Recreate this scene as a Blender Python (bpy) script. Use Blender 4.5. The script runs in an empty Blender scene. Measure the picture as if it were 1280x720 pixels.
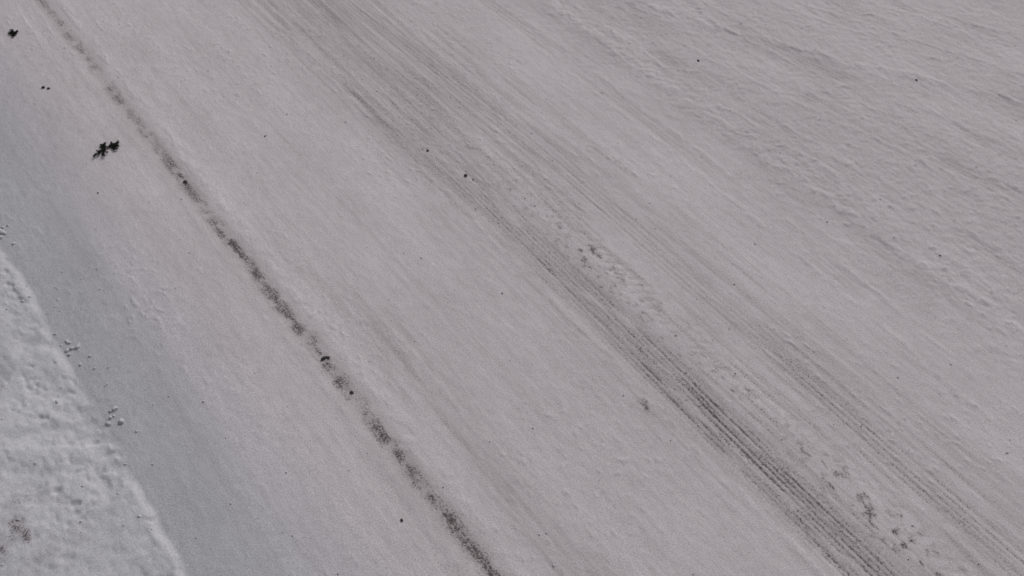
import bpy, bmesh, math, random
import numpy as np
from mathutils import Vector, Matrix

sc = bpy.context.scene
random.seed(7)
rng = np.random.RandomState(11)

# ------------------------------------------------------------ noise helpers
T = [rng.rand(1024, 1024).astype(np.float32) for _ in range(4)]
def vn(x, y, s=0):
    """value noise 0..1"""
    t = T[s % 4]
    x = (x + 37.31 * s + 500); y = (y + 91.7 * s + 500)
    xi = np.floor(x).astype(np.int32); yi = np.floor(y).astype(np.int32)
    fx = (x - xi).astype(np.float32); fy = (y - yi).astype(np.float32)
    fx = fx * fx * (3 - 2 * fx); fy = fy * fy * (3 - 2 * fy)
    x0 = xi & 1023; x1 = (xi + 1) & 1023; y0 = yi & 1023; y1 = (yi + 1) & 1023
    a = t[x0, y0]; b = t[x0, y1]
    a = a + (t[x1, y0] - a) * fx; b = b + (t[x1, y1] - b) * fx
    return a + (b - a) * fy
def fbm(x, y, s=0, o=4):
    x, y = np.broadcast_arrays(x, y)
    a = 0; w = 0.5; tot = 0
    for i in range(o):
        a = a + w * vn(x * 2 ** i, y * 2 ** i, s + i); tot += w; w *= 0.5
    return a / tot
def ss(a, b, x):
    t = np.clip((x - a) / (b - a), 0, 1); return t * t * (3 - 2 * t)
def gauss(x, w):
    return np.exp(-(x / w) ** 2)

# ------------------------------------------------------------ the snow surface (road runs along +Y)
def surface(X, Y):
    Yr = Y[:1, :]                                     # functions of y alone
    wob = 0.05 * (fbm(Yr * 0 + 3, Yr / 1.6, 3, 3) - 0.5)
    Z = np.zeros_like(X); dirt = np.zeros_like(X); tone = np.ones_like(X)
    near = ss(-8, -1, Y) * (1 - ss(30, 50, Y))
    foot = 0.30 + 0.16 * (fbm(Yr * 0 + 9, Yr / 0.7, 5, 4) - 0.5)
    road = ss(-0.05, 0.07, X - foot)                       # 1 on the road, 0 on the bank
    st = fbm((X + wob) / 0.11, Y / 5.0, 1, 3)
    st2 = fbm((X + wob) / 0.5, Y / 9.0, 2, 3)
    st3 = fbm((X + wob) / 0.04, Y / 1.8, 6, 2)
    Z += road * ((st - 0.5) * 0.004 + (st2 - 0.5) * 0.012 + (st3 - .5) * 0.0012)
    tone += road * ((st2 - 0.5) * 0.12 + (st - 0.5) * 0.06)
    mott = fbm(X / 0.35, Y / 0.9, 4, 4)
    tone += (mott - 0.5) * 0.15
    n2 = fbm(X / 0.05, Y / 0.06, 7, 2)
    patchy = ss(0.42, 0.72, fbm(X / 0.8, Y / 1.6, 8, 3))
    crumb = ss(0.70, 0.86, n2) * patchy
    Z += 0.006 * crumb + (n2 - 0.5) * 0.0030
    brk = fbm(X / 0.09, Y / 0.16, 10, 3)
    # edge-line groove ------------------------------------------------
    xe = X - 2.41 - 0.03 * (fbm(Yr * 0 + 1, Yr / 0.5, 9, 3) - 0.5)
    ys = [-5, 2, 3.4, 3.9, 4.8, 5.6, 6.1, 6.5, 6.9, 7.4, 7.8, 8.3, 8.7, 9.1, 9.7, 10.0, 10.5, 11.3, 12, 13, 14.5, 18, 60]
    es = [.5, .78, .80, .84, .86, .78, .80, .84, .76, .80, .76, .86, .92, .66, .70, .80, .62, .64, .60, .60, .56, .4, .2]
    E = np.interp(Y, ys, es)
    prof = gauss(xe, 0.092)
    eb = ss(0.22, 0.68, fbm(X / 0.07, Y / 0.12, 11, 3))
    dirt = np.maximum(dirt, prof * E * (0.44 + 0.60 * eb))
    core = ss(0.60, 0.74, fbm(X / 0.04, Y / 0.08, 21, 3)) * gauss(xe + .01, 0.06) * ss(.70, .88, E)
    dirt = np.maximum(dirt, core * 0.95)
    tone -= 0.08 * gauss(xe, 0.2) * E
    tone += 0.05 * gauss(xe - 0.27, 0.10)
    Z -= 0.007 * gauss(xe, 0.08) * E
    Z += 0.005 * gauss(xe - 0.2, 0.07) * ss(.4, .7, brk) + 0.003 * gauss(xe + 0.17, 0.06)
    # wheel path beside the edge line ---------------------------------
    wp = gauss(X - 3.02, 0.30)
    tone -= 0.06 * wp * (1 - 0.5 * ss(5, 9, Y))
    dirt = np.maximum(dirt, 0.36 * wp * ss(0.40, 0.75, fbm(X / 0.05, Y / 0.7, 14, 3)) * (1 - 0.6 * ss(6, 10, Y)))
    # main ribbed tyre track ------------------------------------------
    xc = np.interp(Y, [-5, 1.5, 4.7, 7.6, 13, 40], [4.88, 4.98, 5.05, 5.14, 5.2, 5.2])
    xm = X - xc - wob * .4
    band = ss(-0.32, -0.12, xm) * (1 - ss(0.13, 0.34, xm))
    amp = np.interp(Y, [-3, 1, 2.2, 3.6, 4.8, 5.6, 6.6, 7.6, 8.2, 9.3, 40], [.5, .94, 1.04, 1.04, .92, .70, .68, .68, .36, .16, .12])
    ph = 0.8 * (fbm(xm / .2, Y / 1.2, 36, 2) - .5)
    rib = 0.5 + 0.34 * np.cos(xm * 2 * math.pi / 0.051 + ph) + 0.16 * np.cos(xm * 2 * math.pi / 0.083 + 1 + ph)
    ribn = rib * (0.3 + 1.0 * fbm(xm / 0.05, Y / 0.7, 15, 3))
    patch = ss(0.25, 0.62, fbm(xm / 0.09, Y / 0.40, 16, 4) + 0.05)
    dirt = np.maximum(dirt, band * amp * np.clip(0.26 + 0.66 * ribn, 0, 1) * (0.45 + 0.55 * patch))
    tone -= 0.06 * band * amp
    Z -= band * (0.006 + 0.0035 * rib) * (0.3 + .6 * amp) * (.4 + .8 * patch)
    Z += 0.005 * gauss(xm + 0.34, 0.05) * ss(.35, .7, brk)
    # lug marks right of the ribs: broken, smeared ---------------------
    xl = X - 5.58
    q = fbm(X / .25, Y / .5, 17, 3)
    lug = 0.5 + 0.5 * np.cos((Y * 0.8 + xl * 0.75 + .10 * (mott - .5) + .05 * (brk - .5)) * 2 * math.pi / 0.115)
    where = np.interp(Y, [-2, 0, 1.5, 2.6, 3.4, 4.2, 5.4, 6.1, 6.7, 7.2, 40], [.4, .5, .7, .5, .4, 1, .9, .8, .3, 0.05, 0])
    lugm = gauss(xl, 0.15) * ss(.38, .58, q) * ss(0.50, 0.92, lug) * where * ss(.22, .55, brk)
    Z -= 0.0045 * lugm
    dirt = np.maximum(dirt, 0.46 * lugm)
    spots = ss(0.44, 0.80, fbm(X / 0.045, Y / 0.07, 18, 4))
    dirt = np.maximum(dirt, gauss(X - 5.46, 0.28) * np.interp(Y, [0, 1.2, 2.0, 2.6, 4, 5.0, 5.7, 6.1, 6.6, 7.5, 9], [.55, .80, .90, .66, .56, .60, .80, .85, .52, .45, .4]) * spots)
    # broad dirty corridor with thin parallel scrape lines ------------------
    cor = ss(4.5, 4.9, X) * (1 - ss(6.3, 6.9, X)) * near
    dirt = np.maximum(dirt, cor * 0.40 * ss(.36, .70, fbm((X + wob) / .05, Y / 1.1, 34, 3)))
    tone -= 0.03 * cor
    for j in range(16):
        xr = 4.62 + j * .142 + .06 * math.sin(j * 5.1)
        wr = .012 + .006 * (j % 3)
        gate = ss(.48, .64, fbm(Yr * 0 + 3.7 * j, Yr / 1.7, 60 + j, 3))
        dirt = np.maximum(dirt, .40 * gauss(X - xr - wob * 1.6, wr) * gate * near)
    # fine second track ------------------------------------------------
    x2 = X - np.interp(Y, [-3, 1, 4, 8, 12, 40], [6.03, 6.05, 6.10, 6.14, 6.0, 5.9]) - wob * .3
    b2 = ss(-0.22, -0.08, x2) * (1 - ss(0.08, 0.22, x2))
    rb2 = 0.5 + 0.5 * np.cos(x2 * 2 * math.pi / 0.062 + ph)
    a2 = np.interp(Y, [0, 2, 4, 6, 8.5, 9.5, 11, 14, 40], [.58, .56, .48, .36, .34, .50, .56, .48, .2])
    dirt = np.maximum(dirt, b2 * a2 * (0.25 + 0.80 * rb2) * (0.2 + 1.15 * fbm(x2 / .06, Y / .6, 19, 3)))
    Z -= b2 * (0.001 + 0.002 * rb2)
    # more faint ruts to the right, some of them turning off -------------
    for (xr, wr, ar) in ((6.75, .07, .26), (7.15, .05, .20), (4.55, .06, .26), (3.75, .05, .20), (7.6, .12, .16)):
        dirt = np.maximum(dirt, ar * gauss(X - xr - wob * 2, wr) * ss(.35, .65, fbm(X / .04, Y / 1.2, int(xr * 10), 3)) * near)
    for i, (x0, k, c) in enumerate(((8.9, -.10, .012), (9.9, -.22, .012), (10.6, -.20, .010), (12.3, -.42, .018), (7.5, .05, -.006), (13.2, -.40, .016))):
        xt = X - (x0 + k * (Y - 5) + c * (Y - 5) ** 2)
        bt = ss(-.13, -.05, xt) * (1 - ss(.05, .13, xt)) * near * ss(.40, .62, fbm(X / .4, Y / .6, 50 + i, 3))
        rt = .5 + .5 * np.cos(xt * 2 * math.pi / .066)
        Z -= bt * (.002 + .0025 * rt); dirt = np.maximum(dirt, bt * (.06 + .15 * rt)); tone -= .015 * bt
        Z += .005 * (gauss(xt - .15, .03) + gauss(xt + .15, .03)) * ss(.35, .7, brk) * near
    # upper tracks, brownish smear -------------------------------------
    x3 = X - 4.92
    sm = gauss(x3, 0.15) * gauss(Y - 9.75, 0.95)
    st5 = fbm(X / 0.035, Y / 0.8, 22, 3)
    dirt = np.maximum(dirt, sm * 0.66 * ss(.25, .6, st5))
    far = ss(7.6, 9.6, Y)
    dirt = np.maximum(dirt, far * gauss(X - 5.6, 0.45) * 0.50 * ss(.34, .70, fbm(X / 0.045, Y / 1.8, 23, 3)) * near)
    tone -= 0.03 * far * gauss(X - 5.6, 0.8)
    # small disturbed patch
    dp = gauss(X - 4.62, .07) * gauss(Y - 4.15, .12)
    dirt = np.maximum(dirt, dp * .85 * ss(.40, .70, fbm(X / .05, Y / .06, 37, 2))); Z += dp * 0.012 * (brk - .4)
    dp = gauss(X - 4.72, .05) * gauss(Y - 3.7, .3)
    dirt = np.maximum(dirt, dp * .7 * ss(.45, .7, brk))
    # rough side ---------------------------------------------------------
    rough = ss(6.9, 8.8, X)
    t = X * 0.86 - Y * 0.5; n = X * 0.5 + Y * 0.86
    zone = ss(0.42, 0.66, fbm(X / 0.45, Y / 2.2, 25, 3))
    scf = ss(0.62, 0.82, fbm(t / 0.12, n / 0.04, 24, 3)) * ss(.35, .6, brk)
    Z += (0.25 + rough) * near * (0.0065 * scf * (0.30 + .7 * zone))
    Z += rough * near * ((fbm(X / .06, Y / .07, 26, 3) - .5) * 0.011 + (fbm(X / .4, Y / 1.0, 27, 3) - .5) * .012)
    tone -= 0.035 * rough * zone
    tone -= 0.03 * rough
    r = gauss(X - 8.35 - .3 * (mott - .5), 0.18)
    Z += 0.009 * r * ss(.3, .7, fbm(X / .07, Y / .09, 28, 3)); tone -= 0.05 * gauss(X - 8.15, .15)
    xd = X - np.interp(Y, [-5, 3, 5, 7, 9, 12, 20], [15, 12.6, 11.4, 10.2, 9.2, 8.4, 7.6])
    tone -= 0.05 * gauss(xd, .25); Z -= .008 * gauss(xd, .3)
    Z += .010 * gauss(xd - .4, .12) * ss(.3, .7, brk)
    # shoulder (smooth ploughed strip) and bank --------------------------
    xs_ = X + 0.14 * (fbm(Yr * 0 + 2, Yr / 2.5, 29, 2) - .5)
    sh = 1 - ss(0.97, 1.06, xs_)
    pink = 1 - 0.9 * (1 - ss(0.6, 2.1, X))
    tone -= 0.08 * (1 - ss(.8, 2.6, X)) * road
    tone -= 0.04 * sh * road
    Z -= 0.003 * sh * road
    Z -= 0.0025 * crumb * sh * road
    bx = foot - X
    lump = fbm(X / 0.34, Y / 0.42, 30, 4); lump2 = fbm(X / 0.06, Y / 0.07, 31, 3)
    rise = 0.15 * ss(-0.05, 1.3, bx) + 0.032 * ss(-0.05, 0.06, bx) * ss(.15, .6, lump)
    pits = ss(0.62, 0.84, fbm(X / 0.10, Y / 0.10, 32, 2)) * ss(.45, .65, fbm(X / .5, Y / .5, 35, 2))
    bank = (1 - road) * (1 - ss(2.4, 4.2, bx))
    Z += rise * (1 - ss(2.2, 4.4, bx)) + bank * ((lump - .5) * 0.050 + (lump2 - .5) * 0.014 - 0.022 * pits)
    tone = tone * road + (1 - road) * (0.97 + (mott - .5) * .16)
    db = (1 - road) * gauss(X + 0.68, .38) * gauss(Y - 6.2, .5)
    dirt = np.maximum(dirt, db * .80 * ss(.38, .76, fbm(X / .12, Y / .14, 33, 4)))
    Z -= 0.5 * ss(4.0, 5.2, bx) + 0.4 * ss(26, 30, X)
    return Z, np.clip(dirt, 0, 1.2), pink, tone

def coarse(a, b, n, p=2.0):
    t = np.linspace(0, 1, n + 1)[1:]
    return a + (b - a) * t ** p
ysD = np.arange(0.4, 16.4, 0.018)
YS = np.concatenate([coarse(0.4, -60, 50)[::-1], ysD, coarse(ysD[-1], 160, 90)])
xsBank = np.concatenate([coarse(-1.5, -5.2, 36, 1.3)[::-1], np.arange(-1.5, 0.3 - 1e-6, 0.014), [0.30]])
xsR = np.concatenate([[0.30], np.arange(0.312, 7.0, 0.0122), np.arange(7.0, 14.4, 0.016), coarse(14.39, 30, 110, 1.6)])

def sheet(name, xs, ys, mat):
    X, Y = np.meshgrid(xs.astype(np.float32), ys.astype(np.float32), indexing='ij')
    Z, D, P, Tn = surface(X, Y)
    nx, ny = X.shape
    co = np.stack([X, Y, Z], -1).reshape(-1, 3).astype(np.float32)
    idx = np.arange(nx * ny).reshape(nx, ny)
    q = np.stack([idx[:-1, :-1], idx[1:, :-1], idx[1:, 1:], idx[:-1, 1:]], -1).reshape(-1, 4)
    me = bpy.data.meshes.new(name)
    me.vertices.add(len(co)); me.vertices.foreach_set('co', co.ravel())
    me.loops.add(q.size); me.loops.foreach_set('vertex_index', q.ravel().astype(np.int32))
    me.polygons.add(len(q))
    me.polygons.foreach_set('loop_start', np.arange(0, q.size, 4, dtype=np.int32))
    me.polygons.foreach_set('use_smooth', np.ones(len(q), dtype=bool))
    me.update(calc_edges=True)
    for nm, arr in (('dirt', D), ('pink', P), ('tone', Tn)):
        at = me.attributes.new(nm, 'FLOAT', 'POINT')
        at.data.foreach_set('value', arr.ravel().astype(np.float32))
    me.materials.append(mat)
    ob = bpy.data.objects.new(name, me); sc.collection.objects.link(ob)
    return ob

# ------------------------------------------------------------ materials
class NT:
    def __init__(s, mat):
        mat.use_nodes = True; s.t = mat.node_tree; s.t.nodes.clear()
    def n(s, ty, **k):
        nd = s.t.nodes.new(ty)
        for a, b in k.items(): setattr(nd, a, b)
        return nd
    def l(s, a, b): s.t.links.new(a, b)
    def math(s, op, a, b=None, c=None, clamp=False):
        nd = s.n('ShaderNodeMath', operation=op); nd.use_clamp = clamp
        for i, v in enumerate((a, b, c)):
            if v is None: continue
            if isinstance(v, (int, float)): nd.inputs[i].default_value = v
            else: s.l(v, nd.inputs[i])
        return nd.outputs[0]
    def noise(s, vec, scale, detail=2, rough=.5):
        nd = s.n('ShaderNodeTexNoise'); nd.inputs['Scale'].default_value = scale
        nd.inputs['Detail'].default_value = detail; nd.inputs['Roughness'].default_value = rough
        s.l(vec, nd.inputs['Vector']); return nd.outputs['Fac']
    def mr(s, v, a, b, c=0, d=1, smooth=True):
        nd = s.n('ShaderNodeMapRange'); nd.interpolation_type = 'SMOOTHSTEP' if smooth else 'LINEAR'
        s.l(v, nd.inputs[0])
        for i, x in enumerate((a, b, c, d)): nd.inputs[i + 1].default_value = x
        return nd.outputs[0]
    def mix(s, f, a, b, bt='MIX'):
        nd = s.n('ShaderNodeMix', data_type='RGBA', blend_type=bt)
        if isinstance(f, (int, float)): nd.inputs[0].default_value = f
        else: s.l(f, nd.inputs[0])
        for i, v in ((6, a), (7, b)):
            if isinstance(v, tuple): nd.inputs[i].default_value = (*v, 1)
            else: s.l(v, nd.inputs[i])
        return nd.outputs[2]

def snow_material(name, use_attr=True):
    m = bpy.data.materials.new(name); N = NT(m)
    out = N.n('ShaderNodeOutputMaterial'); bs = N.n('ShaderNodeBsdfPrincipled')
    N.l(bs.outputs[0], out.inputs[0])
    tc = N.n('ShaderNodeTexCoord').outputs['Object']
    mp = N.n('ShaderNodeMapping'); mp.inputs['Scale'].default_value = (1, .35, 1); N.l(tc, mp.inputs[0])
    mps = N.n('ShaderNodeMapping'); mps.inputs['Scale'].default_value = (1, .05, .1); N.l(tc, mps.inputs[0])
    if use_attr:
        A = [N.n('ShaderNodeAttribute', attribute_name=a).outputs['Fac'] for a in ('dirt', 'pink', 'tone')]
    else:
        A = []
        for v in (0, 0.1, 1.0):
            nd = N.n('ShaderNodeValue'); nd.outputs[0].default_value = v; A.append(nd.outputs[0])
    g1 = N.noise(tc, 55, 3, .8); g2 = N.noise(tc, 120, 1, .6); g3 = N.noise(mp.outputs[0], 14, 4, .6)
    strk = N.noise(mps.outputs[0], 34, 3, .65)
    col = N.mix(A[1], (0.610, 0.612, 0.662), (0.712, 0.652, 0.684))
    gr = N.math('ADD', N.math('MULTIPLY', N.math('SUBTRACT', g1, .5), .75), N.math('MULTIPLY', N.math('SUBTRACT', g2, .5), .70))
    gr = N.math('ADD', gr, N.math('MULTIPLY', N.math('SUBTRACT', g3, .5), .26))
    gr = N.math('ADD', gr, N.math('MULTIPLY', N.math('MULTIPLY', N.math('SUBTRACT', strk, .5), .20), A[1]))
    k = N.math('MULTIPLY', N.math('ADD', gr, 1.0), A[2])
    cb = N.n('ShaderNodeCombineColor'); [N.l(k, cb.inputs[i]) for i in range(3)]
    col = N.mix(1.0, col, cb.outputs[0], 'MULTIPLY')
    sp = N.noise(tc, 46, 1, .4); spk = N.mr(sp, .74, .79)
    col = N.mix(N.math('MULTIPLY', spk, .5), col, (.16, .13, .13))
    # asphalt showing through, broken by grain and by fine lengthwise streaks
    br = N.math('ADD', N.math('MULTIPLY', N.math('SUBTRACT', N.noise(tc, 52, 3, .8), .5), 2.6), N.math('MULTIPLY', N.math('SUBTRACT', strk, .5), 1.1))
    d = N.math('ADD', A[0], br)
    smear = N.mr(A[0], 0.03, 1.0, 0, .50, False)
    col = N.mix(smear, col, (.24, .185, .185))
    has = N.mr(A[0], .08, .40)
    dd = N.math('MULTIPLY', N.mr(d, .42, 1.0), has)
    asp = N.mix(g2, (.040, .032, .032), (.11, .09, .09))
    col = N.mix(N.math('MULTIPLY', dd, .86), col, asp)
    N.l(col, bs.inputs['Base Color'])
    bs.inputs['Roughness'].default_value = .8
    bs.inputs['Specular IOR Level'].default_value = .2
    bp = N.n('ShaderNodeBump'); bp.inputs['Strength'].default_value = .6; bp.inputs['Distance'].default_value = .008
    hh = N.math('ADD', g1, N.math('MULTIPLY', g3, 1.0)); N.l(hh, bp.inputs['Height'])
    N.l(bp.outputs[0], bs.inputs['Normal'])
    return m

snow = snow_material('packed_snow')
snow_plain = snow_material('loose_snow', False)

def simple(name, c1, c2, scale, rough=.8):
    m = bpy.data.materials.new(name); N = NT(m)
    out = N.n('ShaderNodeOutputMaterial'); bs = N.n('ShaderNodeBsdfPrincipled'); N.l(bs.outputs[0], out.inputs[0])
    tc = N.n('ShaderNodeTexCoord').outputs['Object']
    N.l(N.mix(N.mr(N.noise(tc, scale, 3), .35, .65), c1, c2), bs.inputs['Base Color'])
    bs.inputs['Roughness'].default_value = rough
    return m
needle_m = simple('spruce_needles', (.008, .015, .008), (.022, .032, .016), 60)
bark_m = simple('twig_bark', (.03, .024, .02), (.07, .05, .04), 80)
stone_m = simple('stone', (.025, .022, .022), (.07, .06, .06), 90)

# ------------------------------------------------------------ sheets
sheet('snowy_road', xsR, YS, snow)
sheet('snow_bank', xsBank, YS, snow)
gx = np.concatenate([-coarse(0, 1500, 40, 3)[::-1], [0], coarse(0, 1500, 40, 3)])
me = bpy.data.meshes.new('snow_field')
vs = [(x, y, -0.16) for x in gx for y in gx]; n_ = len(gx)
me.from_pydata(vs, [], [(i * n_ + j, (i + 1) * n_ + j, (i + 1) * n_ + j + 1, i * n_ + j + 1) for i in range(n_ - 1) for j in range(n_ - 1)])
me.materials.append(snow_plain)
sc.collection.objects.link(bpy.data.objects.new('snow_field', me))

def zat(x, y):
    X = np.array([[float(x)]]); Y = np.array([[float(y)]])
    return float(surface(X, Y)[0][0, 0])

def lump(bm, x, y, r, flat=.7, sub=2, jag=.3):
    z = zat(x, y)
    res = bmesh.ops.create_icosphere(bm, subdivisions=sub, radius=1)
    a = random.random() * 6.28; sx = r * random.uniform(.8, 1.3); sy = r * random.uniform(.7, 1.1); sz = r * flat
    off = Vector((random.random() * 50,) * 3)
    from mathutils import noise as mn
    for v in res['verts']:
        k = 1 + jag * mn.noise(v.co * 1.6 + off) + jag * .5 * mn.noise(v.co * 3.5 + off)
        c = v.co * k; c = Vector((c.x * sx, c.y * sy, c.z * sz))
        v.co = Vector((c.x * math.cos(a) - c.y * math.sin(a) + x, c.x * math.sin(a) + c.y * math.cos(a) + y, c.z + z + sz * .3))
def finish(bm, name, mat, smooth=True):
    me = bpy.data.meshes.new(name); bm.to_mesh(me); bm.free(); me.materials.append(mat)
    for p in me.polygons: p.use_smooth = smooth
    ob = bpy.data.objects.new(name, me); sc.collection.objects.link(ob); return ob

bm = bmesh.new()
for cx, cy, n, spr, r in ((.40, 8.05, 9, .13, .028), (.43, 7.07, 6, .10, .032), (.42, 10.2, 8, .22, .032), (.55, 7.6, 4, .2, .013),
                          (.48, 9.1, 4, .25, .014), (.45, 6.4, 5, .2, .012), (.75, 8.6, 7, .5, .010), (1.3, 8.2, 9, .8, .010)):
    for i in range(n):
        lump(bm, cx + random.gauss(0, spr * .45), cy + random.gauss(0, spr), r * random.uniform(.4, 1.15), .6)
for i in range(300):
    x = random.uniform(.4, 14); lump(bm, x, random.uniform(1, 15.5), random.uniform(.005, .013), sub=1)
for i in range(60):
    lump(bm, random.uniform(-1.2, .45), random.uniform(5.5, 11), random.uniform(.008, .02), .5, sub=2)
finish(bm, 'snow_clumps', snow_plain)

bm = bmesh.new()
for x, y, r in ((5.05, 8.65, .021), (5.16, 7.99, .026), (5.19, 7.88, .014), (9.03, 8.11, .020), (11.04, 6.09, .020), (3.58, 10.07, .015), (1.52, 10.26, .014),
                (2.07, 4.47, .016), (8.59, 3.8, .014), (4.38, 6.17, .014), (2.42, 6.50, .030), (2.46, 6.48, .02), (2.43, 5.96, .02), (1.71, 12.7, .035), (1.76, 12.64, .025),
                (8.0, 4.9, .013), (2.42, 9.85, .03), (-.55, 7.2, .02)):
    lump(bm, x, y, r, .6, 1, .5)
for i in range(170):
    x = random.uniform(1.1, 13.5) if random.random() < .6 else random.gauss(5.4, .5)
    lump(bm, x, random.uniform(1, 15.5), random.uniform(.003, .008), .6, 1, .5)
finish(bm, 'scattered_stones', stone_m, False)

# spruce twigs: a broken-off, densely needled spray lying on the snow -----------
def twig(name, x, y, size, shoots, ang0, dens=34):
    bmn = bmesh.new(); bmb = bmesh.new(); z0 = zat(x, y)
    def stick(bm, a, b, r0, r1, seg=5):
        d = (b - a).normalized(); u = d.cross(Vector((0, 0, 1)));
        if u.length < .01: u = Vector((1, 0, 0))
        u.normalize(); w = d.cross(u)
        R = [[bm.verts.new(p + (u * math.cos(k * 6.283 / seg) + w * math.sin(k * 6.283 / seg)) * r) for k in range(seg)] for p, r in ((a, r0), (b, r1))]
        for k in range(seg): bm.faces.new((R[0][k], R[0][(k + 1) % seg], R[1][(k + 1) % seg], R[1][k]))
    def shoot(p, ang, L, prof=(.3, .6, 1.2, 1.5, 1.5), depth=0):
        q = p; n = 5
        for i in range(n):
            ang += random.uniform(-.4, .4)
            d = Vector((math.cos(ang), math.sin(ang), random.uniform(-.05, .12)))
            q2 = q + d * L / n; q2.z = max(q2.z, z0 + .006)
            stick(bmb, q, q2, .0028, .0024)
            for j in range(int(dens * prof[i] * (.6 if depth else 1))):
                b = q.lerp(q2, random.random())
                dv = (d * random.uniform(.2, .9) + Vector((random.gauss(0, .9), random.gauss(0, .9), random.gauss(.1, .5)))).normalized()
                ln = random.uniform(.012, .024)
                s = dv.cross(Vector((random.random(), random.random(), 1))).normalized() * .0026
                t = dv.cross(s).normalized() * .0026
                v = [bmn.verts.new(b + s), bmn.verts.new(b - s * .5 + t), bmn.verts.new(b - s * .5 - t), bmn.verts.new(b + dv * ln)]
                for f in ((0, 1, 3), (1, 2, 3), (2, 0, 3)): bmn.faces.new([v[k] for k in f])
            if depth == 0 and i in (1, 3):
                shoot(q2.copy(), ang + random.choice((-1, 1)) * random.uniform(.7, 1.2), L * .42, (1, 1, 1, 1, 1), 1)
            q = q2
    c = Vector((x, y, z0 + .014)); dm = Vector((math.cos(ang0), math.sin(ang0), 0))
    stick(bmb, c - dm * size * .3, c + dm * size * .3, .004, .003)
    for i in range(shoots):
        t = random.uniform(-.25, .25)
        shoot(c + dm * size * t, ang0 + i * 6.283 / shoots + random.uniform(-.3, .3), size * random.uniform(.32, .52))
    e = bpy.data.objects.new(name, None); sc.collection.objects.link(e)
    a = finish(bmn, name + '_needles', needle_m, False); b = finish(bmb, name + '_stem', bark_m)
    a.parent = e; b.parent = e
twig('spruce_twig', 1.90, 10.97, .27, 11, .3, 30)
twig('spruce_twig', 1.79, 14.2, .17, 5, .4, 26)

# ------------------------------------------------------------ camera
H = 8.0
yaw = math.radians(36.16); pit = math.radians(46.29)
F = Vector((math.sin(yaw) * math.cos(pit), math.cos(yaw) * math.cos(pit), -math.sin(pit)))
R = Vector((math.cos(yaw), -math.sin(yaw), 0)); U = R.cross(F)
M = Matrix((R, U, -F)).transposed().to_4x4(); M.translation = Vector((0, 0, H))
cam = bpy.data.cameras.new('camera'); co = bpy.data.objects.new('camera', cam)
sc.collection.objects.link(co); co.matrix_world = M
cam.sensor_width = 36; cam.lens = 1300 / 1280 * 36; cam.clip_end = 5000; cam.clip_start = .05
sc.camera = co

# ------------------------------------------------------------ overcast light
el = math.radians(38); az = math.radians(60)       # azimuth measured from +Y towards +X
w = bpy.data.worlds.new('World'); sc.world = w; w.use_nodes = True
nt = w.node_tree; bg = nt.nodes['Background']
sky = nt.nodes.new('ShaderNodeTexSky'); sky.sky_type = 'NISHITA'; sky.sun_disc = False
sky.sun_elevation = el; sky.sun_rotation = az; sky.dust_density = 4; sky.air_density = 1
hs = nt.nodes.new('ShaderNodeHueSaturation'); hs.inputs['Saturation'].default_value = .2
nt.links.new(sky.outputs[0], hs.inputs['Color']); nt.links.new(hs.outputs[0], bg.inputs[0])
bg.inputs[1].default_value = .062
sun = bpy.data.lights.new('sun', 'SUN'); sun.energy = .92; sun.angle = math.radians(20); sun.color = (1, .97, .95)
so = bpy.data.objects.new('sun', sun); sc.collection.objects.link(so)
dirv = Vector((math.sin(az) * math.cos(el), math.cos(az) * math.cos(el), math.sin(el)))
so.rotation_euler = dirv.to_track_quat('Z', 'Y').to_euler()
sc.view_settings.view_transform = 'Standard'; sc.view_settings.look = 'None'; sc.view_settings.exposure = 0
